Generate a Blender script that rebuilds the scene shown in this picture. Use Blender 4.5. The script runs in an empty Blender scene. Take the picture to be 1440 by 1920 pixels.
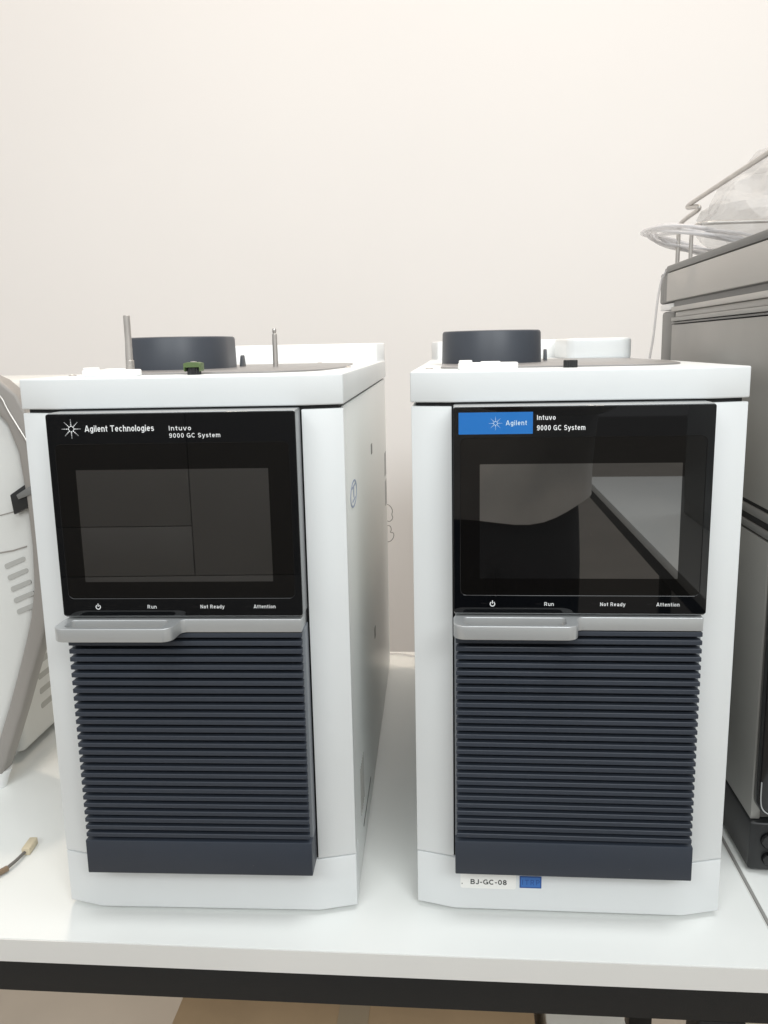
import bpy, bmesh, math, random
from mathutils import Vector, Matrix, noise
random.seed(7)
sc = bpy.context.scene
C = sc.collection
PI = math.pi

# ------------------------------------------------------------------ camera
cam_d = bpy.data.cameras.new('camera'); cam = bpy.data.objects.new('camera', cam_d); C.objects.link(cam)
cam_d.sensor_fit = 'VERTICAL'; cam_d.sensor_height = 36.0; cam_d.lens = 1604.26 / 1920 * 36.0
cam_d.clip_start = 0.02; cam_d.clip_end = 60
r = Vector((0.99643104, 0.08199767, -0.02003903)); u = Vector((0.00404127, 0.19078513, 0.9816235)); f = Vector((-0.08431399, 0.97820111, -0.18977285))
M = Matrix.Identity(4)
for i in range(3):
    M[i][0] = r[i]; M[i][1] = u[i]; M[i][2] = -f[i]
M[0][3], M[1][3], M[2][3] = -0.09809, -0.70073, 0.51097
cam.matrix_world = M
sc.camera = cam

# ------------------------------------------------------------------ world, lamps, exposure
w = bpy.data.worlds.new('World'); sc.world = w; w.use_nodes = True
bg = w.node_tree.nodes['Background']; bg.inputs[0].default_value = (1.0, 0.985, 0.965, 1); bg.inputs[1].default_value = 0.57

def lamp(name, loc, target, sx, sy, power, col):
    d = bpy.data.lights.new(name, 'AREA'); d.shape = 'RECTANGLE'; d.size = sx; d.size_y = sy; d.energy = power; d.color = col
    o = bpy.data.objects.new(name, d); C.objects.link(o); o.location = loc
    o.rotation_euler = (Vector(target) - Vector(loc)).to_track_quat('-Z', 'Y').to_euler()
    return o
lamp('ceiling_panel_overhead', (0.25, -0.55, 2.3), (0.1, -0.2, 0.0), 1.2, 0.6, 18, (0.95, 0.99, 1.0))
lamp('ceiling_panel_right', (0.85, -2.4, 1.9), (0.1, 0.0, 0.1), 1.4, 0.7, 34, (0.95, 0.99, 1.0))
lamp('ceiling_panel_left', (-0.95, -2.4, 1.9), (-0.3, 0.0, 0.1), 1.4, 0.7, 24, (0.95, 0.99, 1.0))
lamp('downlight_left', (-0.78, 0.92, 3.2), (-0.78, 1.0, 0.0), 0.14, 0.14, 22.0, (1.0, 0.83, 0.66))
lamp('downlight_right', (0.52, 0.92, 3.2), (0.52, 1.0, 0.0), 0.14, 0.14, 22.0, (1.0, 0.83, 0.66))
vs = sc.view_settings; vs.view_transform = 'Standard'; vs.look = 'None'; vs.gamma = 1.0; vs.use_curve_mapping = False; vs.exposure = -0.04

# ------------------------------------------------------------------ materials
def mat(name, col, rough=0.5, metal=0.0, spec=0.5, var=0.0, vscale=6.0, bump=0.0, bscale=400.0, coat=0.0, rvar=0.0, trans=0.0, col2=None):
    m = bpy.data.materials.new(name); m.use_nodes = True
    nt = m.node_tree; b = nt.nodes['Principled BSDF']
    b.inputs['Base Color'].default_value = (*col, 1); b.inputs['Roughness'].default_value = rough
    b.inputs['Metallic'].default_value = metal; b.inputs['Specular IOR Level'].default_value = spec
    b.inputs['Coat Weight'].default_value = coat; b.inputs['Coat Roughness'].default_value = 0.06
    tc = nt.nodes.new('ShaderNodeTexCoord')
    if var or rvar:
        n = nt.nodes.new('ShaderNodeTexNoise'); n.inputs['Scale'].default_value = vscale; n.inputs['Detail'].default_value = 6
        nt.links.new(tc.outputs['Object'], n.inputs['Vector'])
        if var:
            mx = nt.nodes.new('ShaderNodeMix'); mx.data_type = 'RGBA'
            c2 = col2 if col2 else tuple(c * (1 - var) for c in col)
            mx.inputs[6].default_value = (*col, 1); mx.inputs[7].default_value = (*c2, 1)
            rp = nt.nodes.new('ShaderNodeValToRGB'); rp.color_ramp.elements[0].position = 0.38; rp.color_ramp.elements[1].position = 0.72
            nt.links.new(n.outputs['Fac'], rp.inputs['Fac']); nt.links.new(rp.outputs['Color'], mx.inputs[0])
            nt.links.new(mx.outputs[2], b.inputs['Base Color'])
        if rvar:
            mr = nt.nodes.new('ShaderNodeMapRange'); mr.inputs['From Min'].default_value = 0.3; mr.inputs['From Max'].default_value = 0.7
            mr.inputs['To Min'].default_value = max(0.0, rough - rvar); mr.inputs['To Max'].default_value = rough + rvar
            nt.links.new(n.outputs['Fac'], mr.inputs['Value']); nt.links.new(mr.outputs['Result'], b.inputs['Roughness'])
    if bump:
        n2 = nt.nodes.new('ShaderNodeTexNoise'); n2.inputs['Scale'].default_value = bscale; n2.inputs['Detail'].default_value = 2
        nt.links.new(tc.outputs['Object'], n2.inputs['Vector'])
        bp = nt.nodes.new('ShaderNodeBump'); bp.inputs['Strength'].default_value = bump; bp.inputs['Distance'].default_value = 0.0005
        nt.links.new(n2.outputs['Fac'], bp.inputs['Height']); nt.links.new(bp.outputs['Normal'], b.inputs['Normal'])
    return m
white = mat('white_plastic', (0.76, 0.785, 0.79), 0.34, var=0.03, vscale=9, bump=0.10, bscale=1100, rvar=0.05)
white_panel = mat('white_painted_steel', (0.72, 0.74, 0.73), 0.3, var=0.012, vscale=3, rvar=0.02)
cover_white = mat('soft_white_plastic', (0.86, 0.87, 0.87), 0.4)
dark = mat('slate_plastic', (0.034, 0.0425, 0.059), 0.46, var=0.10, vscale=14, bump=0.15, bscale=1500, rvar=0.06)
dark_cover = mat('charcoal_plastic', (0.055, 0.063, 0.078), 0.42, var=0.06, vscale=12, bump=0.1, bscale=1200)
slate_side = mat('grey_plastic', (0.22, 0.24, 0.265), 0.42, var=0.05)
blackgap = mat('black_recess', (0.012, 0.012, 0.013), 0.7)
silver = mat('silver_paint', (0.50, 0.515, 0.52), 0.36, metal=0.45, var=0.05, vscale=25, bump=0.05, bscale=1500, rvar=0.06)
door_silver = mat('grey_metal_door', (0.36, 0.375, 0.385), 0.4, metal=0.35, var=0.04)
glass = mat('black_glass', (0.003, 0.0035, 0.0045), 0.02, spec=0.42)
screen_glass = mat('dark_screen_glass', (0.0045, 0.0042, 0.0040), 0.01, spec=0.34)
lcd = mat('unlit_display', (0.007, 0.007, 0.007), 0.012)
lcd.node_tree.nodes['Principled BSDF'].inputs['IOR'].default_value = 2.45
print_white = mat('white_print', (0.85, 0.87, 0.88), 0.5)
print_blue = mat('blue_print', (0.008, 0.16, 0.52), 0.4, var=0.06)
print_pale = mat('pale_blue_print', (0.62, 0.78, 0.90), 0.5)
led = mat('unlit_lamp', (0.006, 0.006, 0.007), 0.15)
steel = mat('brushed_steel', (0.60, 0.575, 0.545), 0.32, metal=0.7, var=0.15, vscale=40)
lidgrey = mat('grey_lid', (0.26, 0.25, 0.245), 0.30, var=0.08, vscale=20)
blackp = mat('black_plastic', (0.016, 0.017, 0.018), 0.4, bump=0.1)
green = mat('olive_green_plastic', (0.085, 0.135, 0.045), 0.5)
paper = mat('label_paper', (0.90, 0.90, 0.87), 0.55)
ink = mat('black_ink', (0.05, 0.055, 0.055), 0.6)
tag_blue = mat('blue_tape', (0.045, 0.17, 0.50), 0.45, var=0.1, vscale=60)
tag_ink = mat('dark_blue_ink', (0.012, 0.06, 0.25), 0.6)
grey_label = mat('grey_label', (0.40, 0.40, 0.41), 0.5)
stamp_ink = mat('blue_grey_ink', (0.30, 0.35, 0.48), 0.6)
wallm = mat('wall_paint', (0.875, 0.840, 0.812), 0.75, var=0.02, vscale=1.5, bump=0.08, bscale=250)
tablem = mat('white_laminate', (0.82, 0.835, 0.815), 0.32, var=0.015, vscale=4, rvar=0.04, bump=0.02, bscale=600)
def specks(m, scale, thr, col):
    nt = m.node_tree; b = nt.nodes['Principled BSDF']; tc = nt.nodes.new('ShaderNodeTexCoord')
    v = nt.nodes.new('ShaderNodeTexVoronoi'); v.inputs['Scale'].default_value = scale; v.inputs['Randomness'].default_value = 1.0
    nt.links.new(tc.outputs['Object'], v.inputs['Vector'])
    lt = nt.nodes.new('ShaderNodeMath'); lt.operation = 'LESS_THAN'; lt.inputs[1].default_value = thr; nt.links.new(v.outputs['Distance'], lt.inputs[0])
    sp = nt.nodes.new('ShaderNodeSeparateColor'); nt.links.new(v.outputs['Color'], sp.inputs[0])
    g2 = nt.nodes.new('ShaderNodeMath'); g2.operation = 'GREATER_THAN'; g2.inputs[1].default_value = 0.72; nt.links.new(sp.outputs[0], g2.inputs[0])
    mu = nt.nodes.new('ShaderNodeMath'); mu.operation = 'MULTIPLY'; nt.links.new(lt.outputs[0], mu.inputs[0]); nt.links.new(g2.outputs[0], mu.inputs[1])
    mx = nt.nodes.new('ShaderNodeMix'); mx.data_type = 'RGBA'; mx.inputs[7].default_value = (*col, 1)
    src = b.inputs['Base Color'].links[0].from_socket if b.inputs['Base Color'].links else None
    if src: nt.links.new(src, mx.inputs[6])
    else: mx.inputs[6].default_value = b.inputs['Base Color'].default_value
    nt.links.new(mu.outputs[0], mx.inputs[0]); nt.links.new(mx.outputs[2], b.inputs['Base Color'])
specks(tablem, 22, 0.022, (0.30, 0.29, 0.27)); specks(lcd, 90, 0.03, (0.12, 0.12, 0.12)); specks(dark, 60, 0.018, (0.16, 0.16, 0.16)); specks(white, 18, 0.016, (0.42, 0.42, 0.40))
edgem = mat('table_edge_band', (0.78, 0.775, 0.75), 0.45, var=0.03)
framem = mat('black_steel_frame', (0.011, 0.0112, 0.0115), 0.55, bump=0.25, bscale=700)
floorm = mat('floor_vinyl', (0.44, 0.40, 0.345), 0.45, var=0.12, vscale=3)
card = mat('cardboard', (0.46, 0.33, 0.20), 0.85, var=0.12, vscale=12)
tapem = mat('packing_tape', (0.36, 0.29, 0.20), 0.3)
warmgrey = mat('warm_grey_panel', (0.30, 0.295, 0.28), 0.35, metal=0.25, var=0.05, rvar=0.06)
warmgrey_dk = mat('dark_grey_trim', (0.17, 0.17, 0.165), 0.42)
rail_grey = mat('grey_rail', (0.33, 0.325, 0.31), 0.4)
beige_panel = mat('light_grey_cap', (0.47, 0.455, 0.43), 0.4, var=0.03)
gloss_black = mat('gloss_black', (0.006, 0.006, 0.007), 0.12)
offwhite = mat('off_white_casing', (0.68, 0.685, 0.665), 0.4, var=0.03)
ventgrey = mat('pale_grey_slot', (0.42, 0.42, 0.40), 0.6)
bowgrey = mat('taupe_grey_band', (0.30, 0.28, 0.26), 0.42, var=0.05)
cream = mat('cream_nylon', (0.66, 0.58, 0.42), 0.5)
wire_g = mat('grey_wire', (0.16, 0.15, 0.14), 0.5)
thin_wire = mat('thin_grey_wire', (0.26, 0.25, 0.24), 0.5)
brown = mat('brown_sleeve', (0.24, 0.17, 0.11), 0.5)

def film_mat(name, col, alpha, rough):
    m = bpy.data.materials.new(name); m.use_nodes = True
    nt = m.node_tree; b = nt.nodes['Principled BSDF']; out = nt.nodes['Material Output']
    b.inputs['Base Color'].default_value = (*col, 1); b.inputs['Roughness'].default_value = rough
    tr = nt.nodes.new('ShaderNodeBsdfTransparent'); mx = nt.nodes.new('ShaderNodeMixShader'); mx.inputs[0].default_value = alpha
    nt.links.new(tr.outputs[0], mx.inputs[1]); nt.links.new(b.outputs[0], mx.inputs[2]); nt.links.new(mx.outputs[0], out.inputs['Surface'])
    return m
film = film_mat('clear_plastic_film', (0.62, 0.61, 0.60), 0.30, 0.06)
tube_clear = film_mat('clear_tubing', (0.78, 0.77, 0.78), 0.50, 0.15)

# ------------------------------------------------------------------ helpers
FRONT = Matrix(((1, 0, 0, 0), (0, 0, -1, 0), (0, 1, 0, 0), (0, 0, 0, 1)))     # (x,y,z) -> (x,-z,y): a drawing that faces -y
SIDE = Matrix(((0, 0, 1, 0), (1, 0, 0, 0), (0, 1, 0, 0), (0, 0, 0, 1)))       # (x,y,z) -> (z,x,y): drawn in (y,z), faces +x

def link(name, me, m, parent=None, loc=(0, 0, 0)):
    if m is not None:
        me.materials.clear(); me.materials.append(m)
    o = bpy.data.objects.new(name, me); C.objects.link(o); o.location = loc
    if parent: o.parent = parent
    return o
def thing(name, label, cat, loc=(0, 0, 0), rz=0.0, group=None):
    o = bpy.data.objects.new(name, None); C.objects.link(o); o.empty_display_size = 0.02
    o.location = loc; o.rotation_euler = (0, 0, rz); o['label'] = label; o['category'] = cat
    if group: o['group'] = group
    return o
def tag(o, label, cat, group=None):
    o['label'] = label; o['category'] = cat
    if group: o['group'] = group
    return o
def done(bm, name, smooth=None):
    me = bpy.data.meshes.new(name); bm.normal_update(); bm.to_mesh(me); bm.free()
    if smooth:
        me.shade_smooth(); me.set_sharp_from_angle(angle=math.radians(smooth))
    return me
def box_me(name, x0, x1, y0, y1, z0, z1, bev=0.0, seg=2):
    bm = bmesh.new(); bmesh.ops.create_cube(bm, size=1.0)
    for v in bm.verts:
        v.co = Vector(((x0 + x1) / 2 + v.co.x * (x1 - x0), (y0 + y1) / 2 + v.co.y * (y1 - y0), (z0 + z1) / 2 + v.co.z * (z1 - z0)))
    if bev: bmesh.ops.bevel(bm, geom=bm.edges[:], offset=bev, segments=seg, affect='EDGES', profile=0.5)
    return done(bm, name, 40 if bev else None)
def box(name, x0, x1, y0, y1, z0, z1, m, parent=None, bev=0.0, seg=2):
    return link(name, box_me(name, x0, x1, y0, y1, z0, z1, bev, seg), m, parent)
def prism_me(name, poly, z0, z1, bev=0.0, seg=2, mtx=None, smooth=35):
    bm = bmesh.new()
    bot = [bm.verts.new((x, y, z0)) for x, y in poly]; top = [bm.verts.new((x, y, z1)) for x, y in poly]
    n = len(poly)
    bm.faces.new(list(reversed(bot))); bm.faces.new(top)
    for i in range(n): bm.faces.new((bot[i], bot[(i + 1) % n], top[(i + 1) % n], top[i]))
    bmesh.ops.recalc_face_normals(bm, faces=bm.faces[:])
    if bev:
        bm.normal_update()
        es = [e for e in bm.edges if len(e.link_faces) == 2 and e.calc_face_angle() > math.radians(30) or any(len(fc.verts) > 4 for fc in e.link_faces)]
        bmesh.ops.bevel(bm, geom=es, offset=bev, segments=seg, affect='EDGES', profile=0.5)
    if mtx: bmesh.ops.transform(bm, matrix=mtx, verts=bm.verts[:])
    bmesh.ops.recalc_face_normals(bm, faces=bm.faces[:])
    return done(bm, name, smooth)
def rrect(x0, x1, y0, y1, rad, n=6):
    pts = []
    for cx, cy, a0 in ((x1 - rad, y1 - rad, 0), (x0 + rad, y1 - rad, 90), (x0 + rad, y0 + rad, 180), (x1 - rad, y0 + rad, 270)):
        for i in range(n + 1):
            a = math.radians(a0 + 90 * i / n); pts.append((cx + rad * math.cos(a), cy + rad * math.sin(a)))
    return pts
def fillet(poly, n=6):
    """poly of (x, y, r): rounds every corner by r"""
    out = []; k = len(poly)
    for i in range(k):
        p = Vector(poly[i][:2]); a = Vector(poly[i - 1][:2]); b = Vector(poly[(i + 1) % k][:2]); rad = poly[i][2]
        if rad <= 0: out.append(tuple(p)); continue
        d1 = (a - p).normalized(); d2 = (b - p).normalized(); ang = d1.angle(d2); t = rad / math.tan(ang / 2)
        c = p + (d1 + d2).normalized() * (rad / math.sin(ang / 2)); s = p + d1 * t - c; e = p + d2 * t - c
        tot = s.angle(e); sg = 1 if s.x * e.y - s.y * e.x > 0 else -1
        for j in range(n + 1):
            q = sg * tot * j / n; out.append((c.x + s.x * math.cos(q) - s.y * math.sin(q), c.y + s.x * math.sin(q) + s.y * math.cos(q)))
    return out
def eval_curve(cu, name):
    o = bpy.data.objects.new('tmp', cu); C.objects.link(o)
    dg = bpy.context.evaluated_depsgraph_get(); me = bpy.data.meshes.new_from_object(o.evaluated_get(dg))
    bpy.data.objects.remove(o); bpy.data.curves.remove(cu); me.name = name
    return me
def plate_me(name, loops, z0, z1, bev=0.0, mtx=None, smooth=35):
    """flat plate with holes: loops of (x, y), first the outline, then the holes"""
    cu = bpy.data.curves.new('tmp', 'CURVE'); cu.dimensions = '2D'; cu.fill_mode = 'BOTH'
    cu.extrude = (z1 - z0) / 2 - bev; cu.bevel_depth = bev; cu.bevel_resolution = 2; cu.offset = -bev
    for lp in loops:
        s = cu.splines.new('POLY'); s.points.add(len(lp) - 1); s.use_cyclic_u = True
        for q, (x, y) in zip(s.points, lp): q.co = (x, y, 0, 1)
    me = eval_curve(cu, name)
    me.transform(Matrix.Translation((0, 0, (z0 + z1) / 2)))
    if mtx: me.transform(mtx)
    if smooth: me.shade_smooth(); me.set_sharp_from_angle(angle=math.radians(smooth))
    return me
def arc(cx, cy, rx, ry, a0=0.0, a1=360.0, n=18):
    return [(cx + rx * math.cos(math.radians(a0 + (a1 - a0) * i / n)), cy + ry * math.sin(math.radians(a0 + (a1 - a0) * i / n))) for i in range(n + 1)]
def glyphs():
    """a plain grotesque alphabet drawn as pen strokes: cap height 1, x-height .74"""
    G = {}
    bowl = arc(.27, .37, .19, .29); arch = arc(.27, .46, .19, .20, 180, 0)
    G['A'] = (.72, [[(.05, 0), (.33, .96), (.39, .96), (.67, 0)], [(.17, .27), (.55, .27)]])
    G['g'] = (.54, [bowl, [(.46, .74), (.46, -.05)] + arc(.27, -.05, .19, .12, 0, -150)[1:]])
    G['i'] = (.16, [[(.08, 0), (.08, .74)], [(.08, .85), (.08, 1.0)]])
    G['l'] = (.16, [[(.08, 0), (.08, 1)]])
    G['e'] = (.54, [[(.09, .38), (.46, .38)], arc(.275, .37, .195, .29, 2, 318)])
    G['n'] = (.54, [[(.08, 0), (.08, .74)], arch + [(.46, 0)]])
    G['h'] = (.54, [[(.08, 0), (.08, 1)], arch + [(.46, 0)]])
    G['m'] = (.86, [[(.08, 0), (.08, .74)], arc(.255, .48, .175, .18, 180, 0) + [(.43, 0)], arc(.605, .48, .175, .18, 180, 0) + [(.78, 0)]])
    G['t'] = (.36, [[(.16, .95), (.16, .22)] + arc(.29, .22, .13, .14, 180, 275)[1:], [(.0, .66), (.34, .66)]])
    G['T'] = (.66, [[(.33, 0), (.33, .9)], [(0, .92), (.66, .92)]])
    G['c'] = (.52, [arc(.28, .37, .2, .29, 48, 312)])
    G['o'] = (.54, [bowl])
    G['s'] = (.50, [arc(.25, .52, .17, .14, 25, 270) + arc(.25, .23, .175, .15, 90, -155)[1:]])
    G['I'] = (.18, [[(.09, 0), (.09, 1)]])
    G['u'] = (.54, [[(.08, .74), (.08, .28)] + arc(.27, .28, .19, .20, 180, 360)[1:], [(.46, 0), (.46, .74)]])
    G['v'] = (.54, [[(.04, .74), (.25, .04), (.29, .04), (.50, .74)]])
    G['y'] = (.54, [[(.04, .74), (.27, .04)], [(.50, .74), (.22, -.14), (.16, -.18), (.05, -.18)]])
    G['9'] = (.58, [arc(.29, .68, .2, .24), [(.49, .68), (.485, .40)] + arc(.275, .32, .21, .24, 12, -150)[1:]])
    G['0'] = (.58, [arc(.29, .5, .2, .42)])
    G['8'] = (.58, [arc(.29, .725, .17, .195), arc(.29, .285, .2, .205)])
    G['G'] = (.74, [arc(.38, .5, .3, .42, 42, 318), [(.40, .46), (.66, .46), (.66, .04)]])
    G['C'] = (.70, [arc(.38, .5, .3, .42, 45, 315)])
    G['S'] = (.64, [arc(.32, .71, .22, .21, 22, 270) + arc(.32, .29, .23, .21, 90, -158)[1:]])
    G['R'] = (.64, [[(.08, 0), (.08, 1)], [(.1, .92), (.34, .92)] + arc(.34, .69, .2, .23, 90, -90)[1:] + [(.1, .46)], [(.36, .44), (.57, 0)]])
    G['P'] = (.60, [[(.08, 0), (.08, 1)], [(.1, .92), (.34, .92)] + arc(.34, .68, .2, .24, 90, -90)[1:] + [(.1, .44)]])
    G['B'] = (.64, [[(.08, 0), (.08, 1)], [(.1, .92), (.32, .92)] + arc(.32, .73, .18, .19, 90, -90)[1:] + [(.1, .54)], [(.1, .52), (.34, .52)] + arc(.34, .30, .21, .22, 90, -90)[1:] + [(.1, .08)]])
    G['N'] = (.66, [[(.08, 0), (.08, .97)], [(.08, .97), (.58, .03)], [(.58, .03), (.58, 1)]])
    G['a'] = (.54, [[(.46, 0), (.46, .48)], arc(.27, .48, .19, .18, 0, 160), arc(.26, .22, .18, .145)])
    G['d'] = (.54, [bowl, [(.46, 0), (.46, 1)]])
    G['J'] = (.48, [[(.38, 1), (.38, .28)] + arc(.22, .28, .16, .2, 360, 195)[1:]])
    G['-'] = (.38, [[(.04, .40), (.34, .40)]])
    G[' '] = (.20, [])
    return G
GLYPHS = glyphs()
def text_me(name, body, x0, x1, base, cap, wt=.17, y=0.0, gap=.10):
    """flat print facing -y at depth y; every stroke a hair above the one before it"""
    adv = 0.0; strokes = []
    for ch in body:
        wd, ss = GLYPHS[ch]
        for st in ss: strokes.append([(adv + px, pz) for px, pz in st])
        adv += wd + gap
    adv -= gap; kx = (x1 - x0) / adv; hw = wt * cap / 2
    bm = bmesh.new()
    for si, st in enumerate(strokes):
        P = [Vector((x0 + px * kx, base + pz * cap)) for px, pz in st]
        closed = (P[0] - P[-1]).length < 1e-7
        if closed: P = P[:-1]
        k = len(P); L = []
        yy = y - .000012 * (si % 4)
        for i in range(k):
            a = P[i - 1] if (closed or i > 0) else None; b = P[(i + 1) % k] if (closed or i < k - 1) else None
            d1 = (P[i] - a).normalized() if a else None; d2 = (b - P[i]).normalized() if b else None
            if d1 is None: d1 = d2
            if d2 is None: d2 = d1
            n1 = Vector((-d1.y, d1.x)); n2 = Vector((-d2.y, d2.x)); nn = (n1 + n2)
            nn = nn.normalized() if nn.length > 1e-6 else n1
            o = nn * min(hw / max(nn.dot(n1), .35), hw * 1.8)
            L.append((bm.verts.new((P[i].x + o.x, yy, P[i].y + o.y)), bm.verts.new((P[i].x - o.x, yy, P[i].y - o.y))))
        for i in range(k if closed else k - 1):
            A, B = L[i], L[(i + 1) % k]; bm.faces.new((A[0], A[1], B[1], B[0]))
    bm.normal_update()
    for fc in bm.faces:
        if fc.normal.y > 0: fc.normal_flip()
    return done(bm, name)
def tube_me(name, pts, rad, n=10, closed=False, smooth_path=0, caps=True):
    P = [Vector(p) for p in pts]
    for _ in range(smooth_path):
        Q = []
        k = len(P); rng = range(k if closed else k - 1)
        if not closed: Q.append(P[0])
        for i in rng:
            a, b = P[i], P[(i + 1) % k]; Q += [a.lerp(b, .25), a.lerp(b, .75)]
        if not closed: Q.append(P[-1])
        P = Q
    bm = bmesh.new(); rings = []; k = len(P); up = None
    for i, p in enumerate(P):
        d = ((P[(i + 1) % k] - P[i - 1]) if closed else (P[min(i + 1, k - 1)] - P[max(i - 1, 0)])).normalized()
        if up is None: up = d.orthogonal().normalized()
        up = (up - d * up.dot(d)).normalized(); s = d.cross(up)
        rr = rad(i / (k - 1)) if callable(rad) else rad
        rings.append([bm.verts.new(p + (up * math.cos(2 * PI * j / n) + s * math.sin(2 * PI * j / n)) * rr) for j in range(n)])
    for i in range(k if closed else k - 1):
        A, B = rings[i], rings[(i + 1) % k]
        off = 0
        if closed and i == k - 1:
            off = min(range(n), key=lambda o: (A[0].co - B[o].co).length)
        for j in range(n): bm.faces.new((A[j], A[(j + 1) % n], B[(j + 1 + off) % n], B[(j + off) % n]))
    if not closed and caps:
        bm.faces.new(list(reversed(rings[0]))); bm.faces.new(rings[-1])
    return done(bm, name, 50)
def lathe_me(name, prof, n=28, mtx=None):
    bm = bmesh.new(); rings = []
    for rr, z in prof: rings.append([bm.verts.new((rr * math.cos(2 * PI * j / n), rr * math.sin(2 * PI * j / n), z)) for j in range(n)])
    for a, b in zip(rings, rings[1:]):
        for j in range(n): bm.faces.new((a[j], a[(j + 1) % n], b[(j + 1) % n], b[j]))
    bm.faces.new(list(reversed(rings[0]))); bm.faces.new(rings[-1])
    if mtx: bmesh.ops.transform(bm, matrix=mtx, verts=bm.verts[:])
    return done(bm, name, 35)
def structure(o): o['kind'] = 'structure'; return o

# ------------------------------------------------------------------ setting: wall, floor, tables
structure(box('wall', -5.0, 5.0, 1.30, 1.40, -0.8014, 3.6, wallm))
structure(box('floor', -8.0, 8.0, -15.0, 4.0, -0.86, -0.8015, floorm))

t = thing('laboratory_table', 'white laminate laboratory table with black steel frame under both chromatographs', 'table', (0, 0, -0.80))
def tb(name, x0, x1, y0, y1, z0, z1, m, bev=0.0): return box(name, x0, x1, y0, y1, z0 + .80, z1 + .80, m, t, bev)
tb('tabletop', -1.60, 0.1745, -0.0545, 0.683, -0.0225, 0.0, tablem, 0.0008)
tb('edge_band', -1.60, 0.1745, -0.0558, -0.0547, -0.0225, -0.0006, edgem)
tb('edge_band', 0.1747, 0.1757, -0.0558, 0.683, -0.0225, -0.0006, edgem)
tb('front_rail', -1.56, 0.1735, -0.050, -0.010, -0.0575, -0.0229, framem, 0.0015)
tb('back_rail', -1.56, 0.145, 0.63, 0.67, -0.0575, -0.0229, framem, 0.0015)
for x in (-1.56, 0.106):
    tb('leg', x, x + 0.039, -0.0495, -0.0105, -0.80, -0.0577, framem, 0.002)
    tb('leg', x, x + 0.039, 0.631, 0.669, -0.80, -0.0577, framem, 0.002)
t = thing('side_table', 'white laminate table carrying the tall grey instrument, joined by a thin seam', 'table', (0, 0, -0.80))
tb('tabletop', 0.1795, 1.40, -0.0545, 0.683, -0.0225, -0.001, tablem, 0.0008)
tb('edge_band', 0.1767, 0.1793, -0.0558, 0.683, -0.0225, -0.0012, rail_grey)
tb('edge_band', 0.1795, 1.40, -0.0558, -0.0547, -0.0225, -0.0012, edgem)
tb('front_rail', 0.180, 1.36, -0.050, -0.010, -0.0575, -0.0229, framem, 0.0015)
for x in (0.20, 1.32):
    tb('leg', x, x + 0.039, -0.0495, -0.0105, -0.80, -0.0577, framem, 0.002)
    tb('leg', x, x + 0.039, 0.631, 0.669, -0.80, -0.0577, framem, 0.002)

# under the table: cardboard box, cable tray pieces
bx = thing('cardboard_box', 'closed brown cardboard box stored under the table', 'box', (-0.235, 0.32, -0.802))
box('carton', -0.236, 0.236, -0.19, 0.19, 0.0, 0.448, card, bx, 0.002)
box('flap', -0.235, -0.0012, -0.189, 0.189, 0.449, 0.453, card, bx, 0.001)
box('flap', 0.0012, 0.235, -0.189, 0.189, 0.449, 0.453, card, bx, 0.001)
box('tape', -0.02, 0.02, -0.188, 0.188, 0.4532, 0.4536, tapem, bx)
bx = thing('white_carton', 'white carton under the table beside the brown cardboard box', 'box', (0.075, 0.36, -0.802))
box('carton', -0.058, 0.042, -0.16, 0.16, 0.0, 0.42, paper, bx, 0.002)
box('lid', -0.059, 0.043, -0.161, 0.161, 0.4205, 0.445, paper, bx, 0.002)

# ------------------------------------------------------------------ the gas chromatographs
W, XC, CH, D = 0.135, 0.1015, 0.009, 0.633
Z0, SZ, ZC, H = 0.0066, 0.0577, 0.4653, 0.4902
FY = -0.0255
slat_mesh = None
def star_me(name, cx, cz, rad, y):
    bm = bmesh.new()
    def dot(x, z, rr):
        vs_ = [bm.verts.new((x + rr * math.cos(a * PI / 5), y, z + rr * math.sin(a * PI / 5))) for a in range(10)]
        fc = bm.faces.new(vs_)
        fc.normal_update()
        if fc.normal.y > 0: fc.normal_flip()
    for k in range(8):
        a = k * PI / 4
        for t_, rr in ((0.30, 0.080), (0.50, 0.058), (0.67, 0.045), (0.82, 0.036), (0.95, 0.030)):
            dot(cx + rad * t_ * math.cos(a), cz + rad * t_ * math.sin(a), rad * rr)
    return done(bm, name)
def power_me(name, cx, cz, rad, y):
    cu = bpy.data.curves.new('tmp', 'CURVE'); cu.dimensions = '2D'; cu.fill_mode = 'BOTH'
    def sp(pts):
        s = cu.splines.new('POLY'); s.points.add(len(pts) - 1); s.use_cyclic_u = True
        for q, (x, z) in zip(s.points, pts): q.co = (x, z, 0, 1)
    a0 = math.radians(122); a1 = math.radians(418); n = 24
    sp([(cx + rad * math.cos(a0 + (a1 - a0) * i / n), cz - .0003 + rad * math.sin(a0 + (a1 - a0) * i / n)) for i in range(n + 1)] +
       [(cx + rad * .68 * math.cos(a1 - (a1 - a0) * i / n), cz - .0003 + rad * .68 * math.sin(a1 - (a1 - a0) * i / n)) for i in range(n + 1)])
    sp([(cx - rad * .16, cz), (cx + rad * .16, cz), (cx + rad * .16, cz + rad * 1.2), (cx - rad * .16, cz + rad * 1.2)])
    me = eval_curve(cu, name); me.transform(Matrix.Translation((0, 0, -y))); me.transform(FRONT)
    return me

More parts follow.
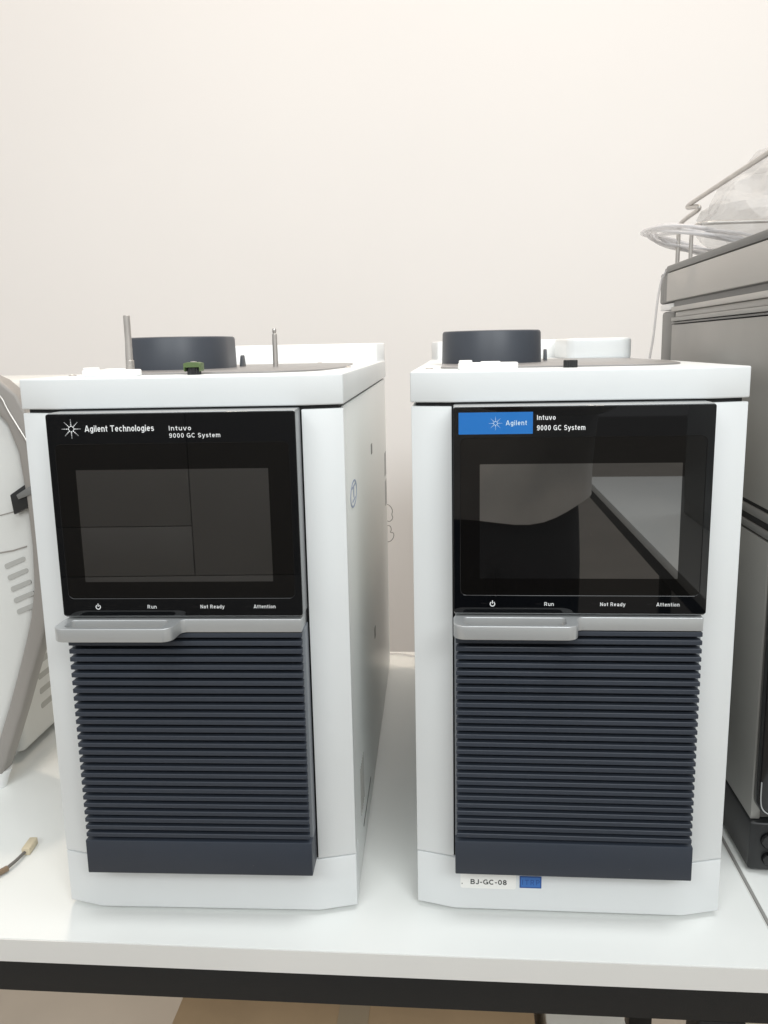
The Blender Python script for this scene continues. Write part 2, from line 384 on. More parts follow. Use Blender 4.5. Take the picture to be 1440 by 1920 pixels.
def chromatograph(loc, rz, label, kind):
    global slat_mesh
    g = thing('gas_chromatograph', label, 'instrument', loc, rz, 'white benchtop gas chromatographs')
    P = lambda name, me, m, par=None: link(name, me, m, par or g)
    # inner chassis seen as dark gaps
    P('chassis', prism_me('chassis', [(-W + .004, CH + .004), (-XC, .0045), (XC, .0045), (W - .004, CH + .004), (W - .004, D - .004), (-W + .004, D - .004)], Z0 + .004, H - .004), blackgap)
    for sx in (-1, 1):
        for fy in (0.07, 0.55):
            P('foot', lathe_me('foot', [(.014, 0.0), (.014, Z0 + .0035)], 20, Matrix.Translation((sx * .095, fy, 0))), blackp)
    # base cover
    base = P('base_cover', prism_me('base_cover', [(-W, CH), (-XC, 0), (XC, 0), (W, CH), (W, 0.034), (-W, 0.034)], Z0, SZ - .0006, .0007), white)
    # front corner posts either side of the door
    for s in (-1, 1):
        pts = [(s * W, CH), (s * W, 0.020), (s * .1065, 0.020), (s * .1065, .0045), (s * .1035, .0012)] if False else [(s * W, CH), (s * W, 0.0195), (s * .1016, 0.0195), (s * .1016, .0003)]
        P('corner_post', prism_me('corner_post', pts, SZ + .0007, ZC - .0032, .0007), white)
        # side panel
        x0, x1 = (W - .0035, W - .0010) if s > 0 else (-W + .0010, -W + .0035)
        sp = P('side_panel', box_me('side_panel', x0, x1, 0.0225, D, Z0, ZC - .0022, .0006), white_panel)
        if s > 0:
            xo = W - .0009
            def side(name, y0, y1, z0, z1, m, rr=.001, th=.0004):
                return P(name, prism_me(name, rrect(y0, y1, z0, z1, rr, 3), xo - .0002, xo + th, 0, 2, SIDE), m, sp)
            side('slot', .318, .333, .385, .397, warmgrey_dk); side('slot', .308, .322, .158, .171, warmgrey_dk)
            if kind == 'left':
                side('rating_label', .585, .618, .318, .353, grey_label); side('rating_label', .588, .620, .272, .310, grey_label)
                ring = P('round_sticker', plate_me('round_sticker', [[(.088 + .031 * math.cos(a * PI / 16), .3775 + .0125 * math.sin(a * PI / 16)) for a in range(32)], [(.088 + .027 * math.cos(a * PI / 16), .3775 + .0108 * math.sin(a * PI / 16)) for a in range(32)]], xo, xo + .0003, 0, SIDE), stamp_ink, sp)
                P('sticker_mark', plate_me('sticker_mark', [[(.070, .385), (.106, .385), (.106, .3835), (.070, .3835)], [(.086, .383), (.091, .383), (.091, .374), (.086, .374)], [(.076, .372), (.102, .3725), (.102, .371), (.076, .3705)]], xo, xo + .0003, 0, SIDE), stamp_ink, sp)
            for k in range(7):
                side('vent_slot', .078 + k * .006, .0795 + k * .006, .055, .105, rail_grey, .0006)
            side('vent_slot', .10, .20, .030, .033, warmgrey_dk, .001)
        else:
            P('side_rib', box_me('side_rib', -W - .0003, -W + .001, .024, .0265, .25, .36, 0), white_panel, sp)
    P('rear_panel', box_me('rear_panel', -W + .004, W - .004, D - .0035, D - .0005, Z0, ZC, .0005), white_panel)
    # top cover with chamfered front, raised lip at the back
    top = P('top_cover', prism_me('top_cover', [(-W - .0006, CH - .0006), (-XC, -.0006), (XC, -.0006), (W + .0006, CH - .0006), (W + .0006, D), (-W - .0006, D)], ZC, H, .0013, 3), white)
    P('rear_lip', prism_me('rear_lip', fillet([(-W, D - .001, .001), (-W + .001, D - .012, .002), (-W + .010, D - .036, .005), (W - .010, D - .036, .005), (W - .001, D - .012, .002), (W, D - .001, .001)], 4), H - .001, .5165, .002), cover_white)
    # grey lid inlay and round cover
    lid = P('lid', prism_me('lid', fillet([(-.112, .078, .02), (.100, .060, .06), (.118, .20, .05), (.108, .425, .06), (-.112, .425, .03)], 10), H - .0005, H + .0016, .0008), lidgrey)
    st = rrect(-.113, -.007, .19, .32, .0525, 14) if kind == 'right' else rrect(-.122, -.0105, .18, .315, .054, 14)
    bm = bmesh.new(); rings = []
    cx, cy = -.06, .255
    for sc_, z in ((1.0, H + .0005), (0.985, .5225), (0.972, .5245), (0.945, .5253)):
        rings.append([bm.verts.new((cx + (x - cx) * sc_, cy + (y - cy) * sc_, z)) for x, y in st])
    for a, b in zip(rings, rings[1:]):
        for j in range(len(st)): bm.faces.new((a[j], a[(j + 1) % len(st)], b[(j + 1) % len(st)], b[j]))
    bm.faces.new(rings[-1]); P('inlet_cover', done(bm, 'inlet_cover', 30), dark_cover)
    hx = -.016 if kind == 'left' else 0.0
    P('hinge_tab', prism_me('hinge_tab', fillet([(.295, .4905, .0), (.317, .4905, 0), (.311, .5045, .004), (.302, .5045, .004)], 4), .002 + hx, .0052 + hx, .0006, 2, SIDE), dark_cover)
    # knob
    bm = bmesh.new(); n = 36; rg = []
    for z, k in ((H, 1.0), (H + .0058, 1.0), (H + .0064, .9)):
        rg.append([bm.verts.new(((.0057 + (.0003 if j % 2 else -.0003)) * k * math.cos(2 * PI * j / n), .055 + (.0057 + (.0003 if j % 2 else -.0003)) * k * math.sin(2 * PI * j / n), z)) for j in range(n)])
    for a, b in zip(rg, rg[1:]):
        for j in range(n): bm.faces.new((a[j], a[(j + 1) % n], b[(j + 1) % n], b[j]))
    bm.faces.new(rg[-1]); P('knob', done(bm, 'knob', 20), blackp)
    # white latch piece lying at the front edge
    la = P('latch', plate_me('latch', [fillet([(-.0962, .042, .003), (-.046, .038, .006), (-.0445, .052, .005), (-.070, .060, .003), (-.0962, .058, .003)], 4)], H - .0003, H + .0058, .0014), cover_white)
    P('latch_step', prism_me('latch_step', rrect(-.0955, -.084, .043, .057, .003, 4), H + .0052, H + .0078, .0008), cover_white, la)
    P('latch_step', prism_me('latch_step', rrect(-.077, -.060, .044, .056, .004, 4), H + .0052, H + .0066, .0006), cover_white, la)
    for x, y in ((-.122, .085), (.119, .22), (.052, .50)):
        P('screw', lathe_me('screw', [(.0036, H - .0003), (.0036, H + .0006), (.0024, H + .0011), (.0016, H + .0005)], 14, Matrix.Translation((x, y, 0))), steel)
    if kind == 'left':
        p1 = P('post', lathe_me('post', [(.0031, H), (.0031, .5435), (.0027, .5440)], 20, Matrix.Translation((-.0728, .10, 0))), steel)
        P('collar', lathe_me('collar', [(.0039, H), (.0039, .5028), (.0036, .5032)], 20, Matrix.Translation((-.0728, .10, 0))), steel, p1)
        p2 = P('post', lathe_me('post', [(.0029, H), (.0027, .5265), (.0019, .5275), (.0019, .5285), (.0022, .5290), (.0022, .5322), (.0018, .5328)], 18, Matrix.Translation((.0366, .25, 0))), steel)
        clip = P('clip', plate_me('clip', [[(-.0074, .4942), (-.0064, .4930), (-.0062, .4966), (.0062, .4966), (.0064, .4930), (.0074, .4942), (.0074, .5000), (.0040, .5010), (-.0040, .5010), (-.0074, .5000)]], -.0615, -.0475, .0005, Matrix(((1, 0, 0, 0), (0, 0, -1, 0), (0, 1, 0, 0), (0, 0, 0, 1)))), green)
        P('screw', lathe_me('screw', [(.0028, .5008), (.0028, .5015), (.0012, .5017)], 12, Matrix.Translation((0, .0545, 0))), steel, clip)
    else:
        P('rear_cover', prism_me('rear_cover', rrect(.045, .1285, .44, .595, .014, 8), H - .001, .5165, .004, 3), white)
    # door: side frame, glass front, handle band, grille, kick panel
    df = P('door_frame', box_me('door_frame', -.1003, .1003, FY + .0030, .003, .2935, .4638, .0012), door_silver)
    P('door_return', box_me('door_return', -.0985, .0985, .0005, .0038, .0600, .4645, 0), blackgap)
    cp = P('control_panel', plate_me('control_panel', [rrect(-.1005, .1005, .2955, .4632, .002, 4), rrect(-.0947, .0945, .3107, .4386, .0045, 6)], 0, 0, 0) if False else
           plate_me('control_panel', [rrect(-.1005, .1005, .2955, .4632, .002, 4), rrect(-.0947, .0945, .3107, .4386, .0045, 6)], -FY - .0028, -FY, .0005, FRONT), glass)
    P('screen_glass', prism_me('screen_glass', rrect(-.0953, .0951, .3101, .4392, .0045, 6), -FY - .0022, -FY - .0004, 0, 2, FRONT), screen_glass, cp)
    P('display', prism_me('display', rrect(-.0795, .0772, .3247, .4180, .0004, 2), -FY - .0006, -FY - .00032, 0, 2, FRONT), lcd, cp)
    yt = FY - .00002
    def tx(name, body, x0, x1, b, cap, m=print_white, wt=.135, par=cp, y=yt - .00003, gap=.15): return P(name, text_me(name, body, x0, x1, b, cap, wt, y, gap), m, par)
    dx = 0.0 if kind == 'left' else .0014
    P('power_symbol', power_me('power_symbol', -.0705 + dx, .3036, .0022, yt - .00005), print_white, cp)
    tx('lettering', 'Run', -.0288 + dx, -.0211 + dx, .3019, .0031)
    tx('lettering', 'Not Ready', .0157 + dx, .0357 + dx, .3019, .0031)
    tx('lettering', 'Attention', .0601 + dx, .0782 + dx, .3019, .0031)
    for x in (-.0795, -.036, .0085, .053):
        P('indicator', prism_me('indicator', rrect(x + dx, x + .005 + dx, .3030, .3042, .0004, 3), -FY - .0001, -FY + .00003, 0, 2, FRONT), led, cp)
    if kind == 'left':
        P('logo', star_me('logo', -.0800, .4513, .0078, yt - .00005), print_white, cp)
        tx('lettering', 'Agilent Technologies', -.0690, -.0127, .4488, .0050, wt=.14, gap=.11)
        tx('lettering', 'Intuvo', -.0009, .0173, .4490, .0037, wt=.145)
        tx('lettering', '9000 GC System', -.0009, .0404, .4432, .0036, wt=.135)
    else:
        P('logo_plate', prism_me('logo_plate', rrect(-.0961, -.0384, .4418, .4589, .0002, 2), -FY - .0002, -FY + .0001, 0, 2, FRONT), print_blue, cp)
        P('logo', star_me('logo', -.0673, .4503, .0053, FY - .00018), print_pale, cp)
        tx('lettering', 'Agilent', -.0593, -.0429, .4486, .0038, print_pale, .14, y=FY - .00014)
        tx('lettering', 'Intuvo', -.0353, -.0209, .4525, .0038, wt=.15)
        tx('lettering', '9000 GC System', -.0353, .0020, .4443, .0041, wt=.14)
    # silver band with the loop handle, one casting
    outer = fillet([(-.0992, .002, 0), (-.0992, -.0205, .004), (-.1008, -.0275, .010), (-.1008, -.0508, .0095), (-.0030, -.0508, .0095), (-.0010, -.0258, .0055), (.0990, -.0258, .0010), (.0990, .002, 0)], 7)
    hole = fillet([(-.0925, -.0275, .0035), (-.0105, -.0275, .0035), (-.0115, -.0462, .0050), (-.0925, -.0462, .0050)], 6)
    P('handle', plate_me('handle', [outer, hole], .2812, .2925, .0006), silver)
    # grille
    gr = P('grille', box_me('grille', -.0968, .0968, -.0172, .003, .0895, .2810, 0), dark)
    P('grille_frame', box_me('grille_frame', -.1002, .1002, -.0158, .003, .0590, .2808, .0004), slate_side)
    pitch = (.2803 - .0969) / 26
    if slat_mesh is None:
        slat_mesh = prism_me('slat', [(-.0965, -.0160), (-.0985, -.0190), (-.0990, FY), (.0990, FY), (.0985, -.0190), (.0965, -.0160)], -.0039, 0, .0004, 1)
        slat_mesh.materials.append(dark)
    for k in range(27):
        o = bpy.data.objects.new('slat', slat_mesh); C.objects.link(o); o.parent = gr; o.location = (0, 0, .2803 - k * pitch)
    P('kick_panel', box_me('kick_panel', -.1003, .1003, FY - .0002, -.0002, .0581, .0897, .0009), dark)
    if kind == 'right':
        s1 = P('asset_sticker', prism_me('asset_sticker', rrect(-.0957, -.0459, .0274, .0470, .0022, 5), .0, .00025, 0, 2, FRONT), paper)
        P('lettering', text_me('lettering', 'BJ-GC-08', -.0867, -.0541, .0315, .0049, .20, -.00028, .09), ink, s1)
        P('dot', prism_me('dot', [(-.0943 + .0004 * math.cos(a), .0318 + .0007 * math.sin(a)) for a in [i * PI / 5 for i in range(10)]], .0002, .00032, 0, 2, FRONT), ink, s1)
        s2 = P('blue_tag', prism_me('blue_tag', rrect(-.0427, -.0233, .0293, .0410, .0002, 2), 0, .0006, .0001, 1, FRONT), tag_blue)
        P('lettering', text_me('lettering', 'ITRP', -.0405, -.0250, .0325, .0052, .10, -.00064, .30), tag_ink, s2)
        P('tag_border', plate_me('tag_border', [rrect(-.0425, -.0235, .0295, .0408, .0002, 2), rrect(-.0418, -.0242, .0302, .0401, .0002, 2)], .0005, .00068, 0, FRONT), tag_ink, s2)
    return g
chromatograph((-0.32511, -0.0125, 0), 0.02516, 'white gas chromatograph with white starburst logo, steel posts and green clip on top', 'left')
chromatograph((0, 0, 0), 0.0, 'white gas chromatograph with blue logo plate and asset sticker BJ-GC-08 below its grille', 'right')

# thin curled wires hanging behind the left chromatograph
tag(link('wire', tube_me('wire', [(-.225, .650, .262), (-.207, .652, .262), (-.2003, .655, .251), (-.203, .657, .243), (-.200, .656, .238), (-.206, .655, .231), (-.214, .654, .236)], .0006, 6, smooth_path=3), thin_wire),
    'thin curled wire peeking out at upper back edge of left chromatograph', 'wire', 'loose wires behind the chromatograph')
tag(link('wire', tube_me('wire', [(-.225, .650, .222), (-.206, .652, .228), (-.203, .655, .219), (-.206, .656, .213), (-.200, .656, .214), (-.1995, .655, .206), (-.206, .655, .198), (-.216, .654, .199)], .0006, 6, smooth_path=3), thin_wire),
    'thin curled wire at back edge of left chromatograph, lower of the two', 'wire', 'loose wires behind the chromatograph')
# clear tubing lying on the table behind, between the instruments
tag(link('tubing', tube_me('tubing', [(-.30, .655, .002), (-.20, .672, .002), (-.165, .655, .002), (-.14, .650, .002), (-.125, .662, .002), (-.14, .672, .002), (-.165, .668, .002), (-.10, .64, .002)], .0013, 8, smooth_path=3), tube_clear),
    'clear tubing lying on table at the wall between the two chromatographs', 'tubing')

# ------------------------------------------------------------------ tall grey instrument on the right
X = 0.1835; XR = 0.50
g = thing('grey_instrument', 'tall grey instrument with black base standing right of the chromatographs', 'instrument', (X, 0.08, 0))
def gb(name, x0, x1, y0, y1, z0, z1, m, bev=.001, par=None): return box(name, x0 - X, x1 - X, y0 - .08, y1 - .08, z0, z1, m, par or g, bev)
base = link('base', plate_me('base', [[(0, 0), (0, .40), (XR - X, .40), (XR - X, 0), (.012, -.003), (.003, -.002)]], .003, .054, .003), blackp, g)
for x in (.02, .29):
    for y in (.03, .36): link('foot', lathe_me('foot', [(.012, -.0005), (.012, .004)], 16, Matrix.Translation((x, y, 0))), blackp, g)
for zc, rr in ((.036, .0085), (.017, .0065)):
    k = link('knob', lathe_me('knob', [(rr, 0), (rr, .004), (rr * .85, .006)], 24, Matrix.Translation((.018, -.0015, zc)) @ Matrix.Rotation(PI / 2, 4, 'X')), gloss_black, g)
lp = gb('lower_side_panel', X + .001, X + .010, .083, .475, .0545, .328, warmgrey)
gb('lower_body', X + .010, XR, .086, .474, .0546, .328, warmgrey_dk)
gb('recess', X + .004, XR - .002, .088, .47, .328, .358, blackgap, 0)
gb('rail', X + .0015, XR, .079, .475, .3445, .353, warmgrey_dk, .0008); gb('rail', X + .0015, XR, .081, .475, .3300, .3370, warmgrey_dk, .0008)
gb('upper_side_panel', X + .001, X + .010, .070, .475, .3575, .5315, warmgrey)
gb('upper_body', X + .010, XR, .072, .474, .3576, .5314, warmgrey_dk)
# glossy black door with rounded lower corner
link('door', prism_me('door', fillet([(.0025, .066, .012), (XR - X - .002, .066, .012), (XR - X - .002, .343, .003), (.0025, .343, .003)], 7), -.003, .010, .0012, 2, FRONT), gloss_black, g)
link('door_trim', tube_me('door_trim', [(.0045, -.0105, .10), (.0045, -.0105, .078), (.008, -.0105, .070), (.016, -.0105, .066), (.10, -.0105, .0655)], .0006, 6, smooth_path=2), silver, g)
gb('upper_door', X + .0035, XR - .002, .060, .0705, .352, .530, gloss_black, .002)
# stacked trim strips below the cap
gb('trim_strip', X + .0005, XR, .068, .476, .5325, .5345, warmgrey_dk, .0004)
gb('trim_strip', X - .0005, XR, .066, .474, .5355, .5405, rail_grey, .0006)
gb('trim_strip', X + .003, XR, .068, .466, .5410, .5475, beige_panel, .0006)
gb('trim_strip', X - .001, XR, .064, .474, .5480, .5540, beige_panel, .0006)
gb('shadow_gap', X + .004, XR, .07, .478, .5541, .5610, warmgrey_dk, 0)
# cap with light side panel and darker top rim
gb('cap', X + .001, XR, .055, .528, .5612, .6072, warmgrey_dk, .0025)
gb('cap_panel', X - .0015, X + .002, .058, .500, .5622, .5985, beige_panel, .0008)
gb('cap_rim', X - .0020, XR, .050, .505, .5995, .6085, warmgrey_dk, .0025)
gb('back_cover', X + .004, XR, .477, .545, .01, .5500, warmgrey_dk, .004)
gb('back_plate', X + .003, XR, .479, .551, .5515, .5600, cover_white, .001)
gb('back_block', X + .002, X + .03, .505, .553, .5605, .6020, warmgrey_dk, .003)

# thin white tube hanging from the instrument's top
tag(link('thin_tube', tube_me('thin_tube', [(.215, .50, .611), (.200, .505, .6115), (.1865, .515, .607), (.1800, .522, .594), (.1765, .524, .572), (.1745, .525, .545), (.1725, .525, .515), (.168, .525, .485), (.165, .525, .44), (.165, .53, .38)], .0017, 8, smooth_path=3), tube_clear),
    'thin pale tube hanging down the back corner of the grey instrument', 'tube')

# wire rack standing on the cap
rk = thing('wire_rack', 'grey bent steel wire rack on top of the tall grey instrument', 'rack', (.2, .5, .6085))
def rkt(name, pts, rad): return link(name, tube_me(name, [(x - .2, y - .5, z - .6085) for x, y, z in pts], rad, 12, smooth_path=3), steel, rk)
rkt('rail', [(.1965, .05, .684), (.1965, .20, .683), (.1965, .452, .6795), (.1965, .466, .6790), (.1960, .470, .6765), (.1975, .452, .6745), (.1990, .431, .6725), (.1995, .424, .670), (.1990, .432, .6675), (.1985, .470, .6660), (.1985, .505, .6635), (.199, .520, .660), (.200, .524, .652), (.200, .524, .62), (.200, .524, .6085)], .0028)
rkt('upright', [(.212, .505, .6085), (.212, .505, .63), (.212, .505, .652), (.214, .500, .658), (.222, .49, .660), (.27, .49, .660), (.33, .49, .660)], .0026)

# coil of clear tubing hung over the rack
coil = thing('tubing_coil', 'coil of clear plastic tubing lying over the wire rack', 'tubing', (.2, .44, .63))
rg = random.Random(3)
for k in range(6):
    a0 = rg.uniform(-.006, .006); ra = .070 + rg.uniform(-.008, .006); rb = .085 + rg.uniform(-.008, .008); dz = rg.uniform(-.005, .004); tl = rg.uniform(-.04, .04)
    pts = []
    for i in range(40):
        a = 2 * PI * i / 40
        x = .016 + a0 + ra * math.cos(a); y = .0 + rb * math.sin(a)
        z = .0155 + dz - (x + .055) * (.24 + tl) + .004 * math.sin(2 * a + k) + .06 * (y) * (1 if y > 0 else .10)
        pts.append((x, y, z))
    link('loop', tube_me('loop', pts, .0021, 8, closed=True), tube_clear, coil)

# crumpled clear plastic bag
bm = bmesh.new(); bmesh.ops.create_icosphere(bm, subdivisions=4, radius=1.0); rb_ = random.Random(11)
cent = [Vector((rb_.gauss(0, 1), rb_.gauss(0, 1), rb_.gauss(0, 1))).normalized() for _ in range(70)]
hts = [rb_.uniform(-.12, .16) for _ in cent]
for v in bm.verts:
    n = v.co.normalized()
    dd = sorted((1 - n.dot(c), k) for k, c in enumerate(cent))[:3]
    wsum = sum(1 / (d + .004) for d, k in dd); fold = sum(hts[k] / (d + .004) for d, k in dd) / wsum      # creased patches
    d = 1.0 + .30 * noise.noise(n * 1.7 + Vector((3, 1, 7))) + .26 * abs(noise.noise(n * 2.6)) + fold
    q = n * d
    v.co = Vector((q.x * .082, q.y * .13, max(q.z * .066, -.036 + .003 * noise.noise(n * 8))))
bag = link('plastic_bag', done(bm, 'plastic_bag', 14), film, None, (.292, .37, .6475))
tag(bag, 'crumpled clear plastic bag lying on top of the tall grey instrument', 'bag')

# ------------------------------------------------------------------ white instrument with grey bow on the left
g = thing('white_instrument', 'off-white instrument with vents and curved grey bow at left edge', 'instrument', (-0.66, 0.26, 0))
OX, OY = -0.66, 0.26
def lx(pts): return [(x - OX, z) for x, z in pts]
box('casing', -.90 - OX, -.645 - OX, .265 - OY, .62 - OY, .012, .478, offwhite, g, .010, 4)
for x in (-.85, -.68):
    for y in (.29, .58): link('foot', lathe_me('foot', [(.012, 0), (.012, .014)], 16, Matrix.Translation((x - OX, y - OY, 0))), cover_white, g)
bm = None
# vents on the casing's right flank
for k in range(4):
    link('vent', prism_me('vent', fillet([(.318 - OY, .050 + k * .020, .003), (.372 - OY, .050 + k * .020, .003), (.372 - OY, .058 + k * .020, .003), (.318 - OY, .058 + k * .020, .003)], 3), -.645 - OX - .002, -.645 - OX + .0004, 0, 2, SIDE), ventgrey, g)
# curved front shell: profile in x,z drawn out in depth with a rounded edge
inner = [(-.600, .449), (-.588, .434), (-.578, .405), (-.574, .360), (-.5725, .320), (-.573, .278), (-.576, .245), (-.584, .210), (-.594, .178), (-.607, .140), (-.622, .100), (-.640, .056), (-.652, .020)]
shell = lx(inner + [(-.90, .020), (-.90, .484), (-.66, .484), (-.630, .468)])
link('front_shell', prism_me('front_shell', shell, -(.27 - OY), -(.207 - OY), .010, 4, FRONT, 40), offwhite, g)
# grey bow
outer_ = [(-.640, .498), (-.612, .494), (-.590, .484), (-.572, .468), (-.560, .440), (-.551, .400), (-.548, .350), (-.548, .300), (-.551, .255), (-.559, .222), (-.572, .186), (-.589, .142), (-.603, .104), (-.619, .064), (-.637, .020)]
inn2 = [(-.660, .018), (-.636, .066), (-.620, .106), (-.606, .144), (-.592, .184), (-.582, .216), (-.575, .250), (-.572, .300), (-.573, .352), (-.577, .405), (-.587, .437), (-.602, .455), (-.622, .470), (-.642, .476)]
link('bow', prism_me('bow', lx(outer_ + inn2[:]), -(.222 - OY), -(.196 - OY), .004, 3, FRONT, 40), bowgrey, g)
link('bow_trim', tube_me('bow_trim', [(x - OX, .1945 - OY, z) for x, z in [(-.600, .476), (-.588, .466), (-.583, .452), (-.572, .432), (-.558, .405), (-.549, .385)]], .0011, 6, smooth_path=2), steel, g)
link('bow_foot', tube_me('bow_foot', [(-.646 - OX, .209 - OY, .026), (-.649 - OX, .209 - OY, .014), (-.651 - OX, .208 - OY, .0)], lambda t_: .0145 - .004 * t_, 20), cover_white, g)
# black latch, seams and vents on the shell
yF = .2065 - OY
latch = link('latch', prism_me('latch', lx([(-.592, .3575), (-.566, .374), (-.562, .349), (-.5895, .335)]), -yF - .004, -yF + .009, .0012, 2, FRONT), blackp, g)
link('latch_lever', prism_me('latch_lever', lx([(-.583, .358), (-.566, .368), (-.564, .359), (-.581, .353)]), -yF + .0085, -yF + .012, .0006, 2, FRONT), warmgrey_dk, latch)
def seam(pts, hh=.0007):
    up = [(x, z + hh) for x, z in pts]; dn = [(x, z - hh) for x, z in reversed(pts)]
    return link('seam', prism_me('seam', lx(up + dn), -yF - .001, -yF + .0003, 0, 2, FRONT), bowgrey, g)
seam([(-.78, .262), (-.60, .292), (-.583, .297)], .0008); seam([(-.78, .310), (-.610, .333), (-.592, .3375)], .0005)
for k in range(5):
    x0 = -.6115 + k * .0022; z0 = .2735 - k * .0135
    link('vent', prism_me('vent', fillet([tuple(q) + (.0022,) for q in lx([(x0, z0 - .004), (x0 + .025, z0 + .007), (x0 + .025, z0 + .0125), (x0, z0 + .0025)])], 3), -yF - .003, -yF + .0004, 0, 2, FRONT), ventgrey, g)

# ------------------------------------------------------------------ loose cable with connector on the table
cb = thing('cable', 'short loose cable with cream plug lying on table left of chromatograph', 'cable', (-.546, .05, 0))
def cl(pts): return [(x + .546, y - .05, z) for x, y, z in pts]
pl = link('plug', box_me('plug', -.0042, .0042, -.011, .011, 0, .0075, .0008), cream, cb, (.0005, .030, .0003)); pl.rotation_euler = (0, 0, .08)
link('wire', tube_me('wire', cl([(-.5455, .070, .0035), (-.5455, .064, .0045), (-.546, .052, .005), (-.5485, .042, .005), (-.550, .038, .004)]), .0017, 10, smooth_path=2), wire_g, cb)
link('sleeve', tube_me('sleeve', cl([(-.5490, .0405, .0042), (-.5525, .034, .0042), (-.556, .030, .004), (-.5585, .0255, .004)]), .0030, 12, smooth_path=2), brown, cb)
link('jacket', tube_me('jacket', cl([(-.5575, .0275, .0055), (-.562, .0225, .0055), (-.575, .012, .0055), (-.60, -.005, .0055), (-.64, -.015, .0055)]), .0055, 14, smooth_path=2), wire_g, cb)

# ------------------------------------------------------------------ what the dark screens mirror: the bench run opposite and the person taking the picture
t = thing('opposite_bench', 'white laboratory bench mirrored in the right hand screen', 'bench', (0.75, -1.9, -0.80))
box('worktop', -.35, .35, -.78, .85, .775, .80, tablem, t, .001)
box('front_rail', -.345, .345, -.775, .845, .735, .7748, framem, t, .001)
for x in (-.06, .28):
    for y in (-.74, .80): box('leg', x, x + .04, y - .02, y + .02, 0, .7348, framem, t, .001)
t = thing('opposite_cabinet', 'light grey cabinet standing on the bench opposite, mirrored in screen', 'cabinet', (0.76, -1.85, 0))
box('casing', -.175, .30, -.10, .45, .001, .55, offwhite, t, .004)
box('door', -.179, -.1755, -.09, .44, .05, .52, white_panel, t, .001)
box('door_handle', -.186, -.1795, .38, .40, .22, .34, blackp, t, .001)

t = thing('opposite_cupboard', 'grey cupboard with drawers standing behind the camera, mirrored in left screen', 'cupboard', (-1.1, -2.8, -0.8015))
cupm = mat('taupe_laminate', (0.265, 0.265, 0.262), 0.55, var=0.05)
box('carcass', -.66, .66, -.25, .19, 0, 1.16, cupm, t)
for nm, x0, x1, z0, z1 in (('door', -.655, .1035, .6445, 1.155), ('door', .1065, .655, .4445, 1.155), ('drawer', -.655, .1035, .4445, .6415), ('drawer', -.655, .655, .06, .4415)):
    box(nm, x0, x1, .1905, .207, z0, z1, cupm, t, .002)
shirt = mat('light_grey_cloth', (0.72, 0.72, 0.71), 0.9, var=0.15, vscale=10)
trousers = mat('dark_navy_cloth', (0.012, 0.013, 0.018), 0.9)
skin = mat('skin', (0.55, 0.36, 0.27), 0.5)
hairm = mat('dark_hair', (0.015, 0.012, 0.010), 0.6)
shoe = mat('dark_shoe', (0.02, 0.018, 0.016), 0.5)
def skin_mesh(name, verts, edges, radii, root, lev=2):
    me = bpy.data.meshes.new(name); me.from_pydata(verts, edges, []); o = bpy.data.objects.new(name, me); C.objects.link(o)
    o.modifiers.new('s', 'SKIN')
    for i, sv in enumerate(me.skin_vertices[0].data):
        sv.radius = radii[i] if isinstance(radii[i], tuple) else (radii[i], radii[i]); sv.use_root = (i == root)
    sub = o.modifiers.new('d', 'SUBSURF'); sub.levels = lev; sub.render_levels = lev
    dg = bpy.context.evaluated_depsgraph_get(); me2 = bpy.data.meshes.new_from_object(o.evaluated_get(dg)); me2.name = name
    bpy.data.objects.remove(o); bpy.data.meshes.remove(me); me2.shade_smooth()
    return me2
PX, PY, PZ = -0.015, -1.20, -0.74
V = [(0, 0, .92), (0, 0, 1.08), (0, .01, 1.25), (0, .02, 1.40), (0, .035, 1.49), (0, .06, 1.56), (0, .075, 1.66),
     (-.18, .02, 1.40), (-.25, .10, 1.16), (-.215, .36, 1.19), (-.205, .42, 1.215),
     (.18, .02, 1.40), (.22, .12, 1.15), (-.03, .37, 1.17), (-.07, .42, 1.195),
     (-.085, 0, .86), (-.080, .02, .48), (-.085, -.02, .10), (-.115, .03, .045), (-.125, .14, .03),
     (.085, 0, .86), (.080, .02, .48), (.085, -.02, .10), (.115, .03, .045), (.125, .14, .03)]
Ed = [(0, 1), (1, 2), (2, 3), (3, 4), (4, 5), (5, 6), (3, 7), (7, 8), (8, 9), (9, 10), (3, 11), (11, 12), (12, 13), (13, 14), (0, 15), (15, 16), (16, 17), (17, 18), (18, 19), (0, 20), (20, 21), (21, 22), (22, 23), (23, 24)]
Rd = [(.17, .13), (.165, .125), (.17, .125), (.14, .10), .055, .075, .085, .07, .052, .033, .03, .07, .052, .033, .03, .125, .098, .085, .05, .035, .125, .098, .085, .05, .035]
me = skin_mesh('person', V, Ed, Rd, 0, 3)
for m_ in (shirt, trousers, skin, shoe): me.materials.append(m_)
for pgn in me.polygons:
    c = pgn.center
    hem = 1.06
    pgn.material_index = 3 if c.z < .07 else 1 if c.z < hem else 2 if (c.z > 1.47 or (c.y > .34 and c.z > 1.1)) else 0
per = bpy.data.objects.new('person', me); C.objects.link(per); per.location = (PX, PY, PZ)
tag(per, 'person in light grey shirt and dark trousers holding a phone, mirrored in screen', 'person')
bm = bmesh.new(); rings = []
for k in range(9):
    t_ = k / 8; row = []
    for j in range(40):
        a = 2 * PI * j / 40; rx = .215 - .012 * math.cos(t_ * 5) - .015 * t_; ry = .165 - .02 * t_
        x = rx * math.cos(a) * (1 + .02 * math.sin(5 * a)); y = ry * math.sin(a) * (1 + .025 * math.sin(6 * a + 1))
        hem = .900 + .9 * max(0.0, x - .02) ** 2 + .006 * math.sin(4 * a)
        row.append(bm.verts.new((x, y, hem + (1.38 - hem) * t_)))
    rings.append(row)
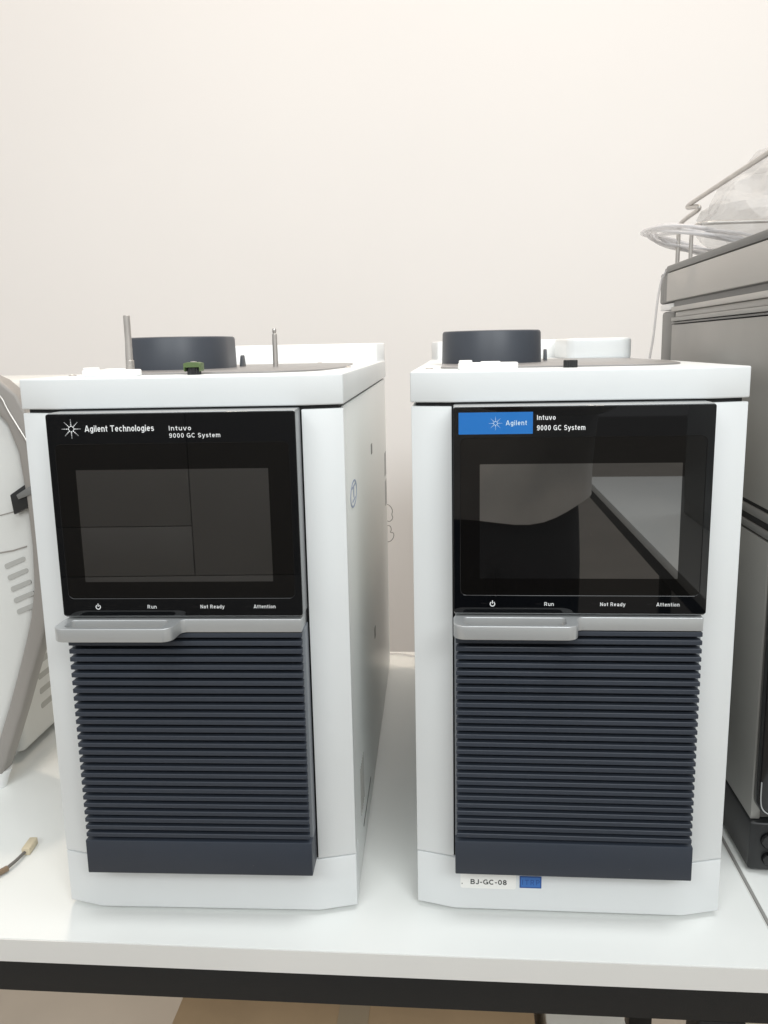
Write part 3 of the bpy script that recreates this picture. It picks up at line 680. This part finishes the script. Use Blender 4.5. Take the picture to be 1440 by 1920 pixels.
for a_, b_ in zip(rings, rings[1:]):
    for j in range(40): bm.faces.new((a_[j], a_[(j + 1) % 40], b_[(j + 1) % 40], b_[j]))
link('shirt', done(bm, 'shirt', 80), shirt, per)
# hands: palm and five bent fingers each, closed on the phone's edges
for s, wx, wy, wz in ((-1, -.205, .42, 1.215), (1, -.07, .42, 1.195)):
    tx_ = -.158 + s * .037
    V = [(wx, wy, wz), (tx_ + s * .028, wy + .035, 1.232), (tx_ + s * .026, wy + .060, 1.245)]; Ed = [(0, 1), (1, 2)]; Rd = [.027, (.022, .028), (.016, .030)]
    for k in range(4):
        z = 1.275 - k * .019; b = len(V); ln = (.9, 1.0, .95, .75)[k]
        V += [(tx_ + s * .030, wy + .066, z), (tx_ + s * .020, wy + .082 * ln + .006, z), (tx_ + s * .002, wy + .080 * ln + .008, z - .002)]
        Ed += [(2, b), (b, b + 1), (b + 1, b + 2)]; Rd += [.0088, .0080, .0068]
    b = len(V); V += [(tx_ + s * .024, wy + .040, 1.262), (tx_ + s * .008, wy + .046, 1.278), (tx_ - s * .006, wy + .050, 1.286)]
    Ed += [(1, b), (b, b + 1), (b + 1, b + 2)]; Rd += [.011, .0095, .008]
    link('hand', skin_mesh('hand', V, Ed, Rd, 0), skin, per)
# head details
hd = bmesh.new(); bmesh.ops.create_uvsphere(hd, u_segments=20, v_segments=14, radius=1)
for v in hd.verts:
    v.co = Vector((v.co.x * .088, v.co.y * .100 - .012, v.co.z * .112))
bmesh.ops.delete(hd, geom=[v for v in hd.verts if v.co.y > .045 and v.co.z < .055 or v.co.z < -.07], context='VERTS')
h_ = link('hair', done(hd, 'hair', 60), hairm, per); h_.location = (0, .07, 1.655)
link('nose', skin_mesh('nose', [(0, .155, 1.655), (0, .172, 1.628)], [(0, 1)], [.009, .013], 0), skin, per)
link('mouth', tube_me('mouth', [(-.022, .150, 1.592), (0, .157, 1.590), (.022, .150, 1.592)], .0045, 8, smooth_path=1), brown, per)
for s in (-1, 1):
    link('ear', skin_mesh('ear', [(s * .086, .07, 1.66), (s * .094, .062, 1.63)], [(0, 1)], [.013, .010], 0), skin, per)
    link('eye', lathe_me('eye', [(.002, -.008), (.010, 0), (.002, .008)], 12, Matrix.Translation((s * .032, .145, 1.658)) @ Matrix.Rotation(PI / 2, 4, 'X')), ink, per)
ph = thing('phone', 'dark phone held upright by the person, mirrored in screen', 'phone', (-.098, -.715, .44))
link('case', prism_me('case', rrect(-.037, .037, .0, .150, .010, 6), .0, .008, .0012, 2, FRONT @ Matrix.Translation((0, 0, -.0)) ), gloss_black, ph)
ph.location = (-.098, -.7265, .43)
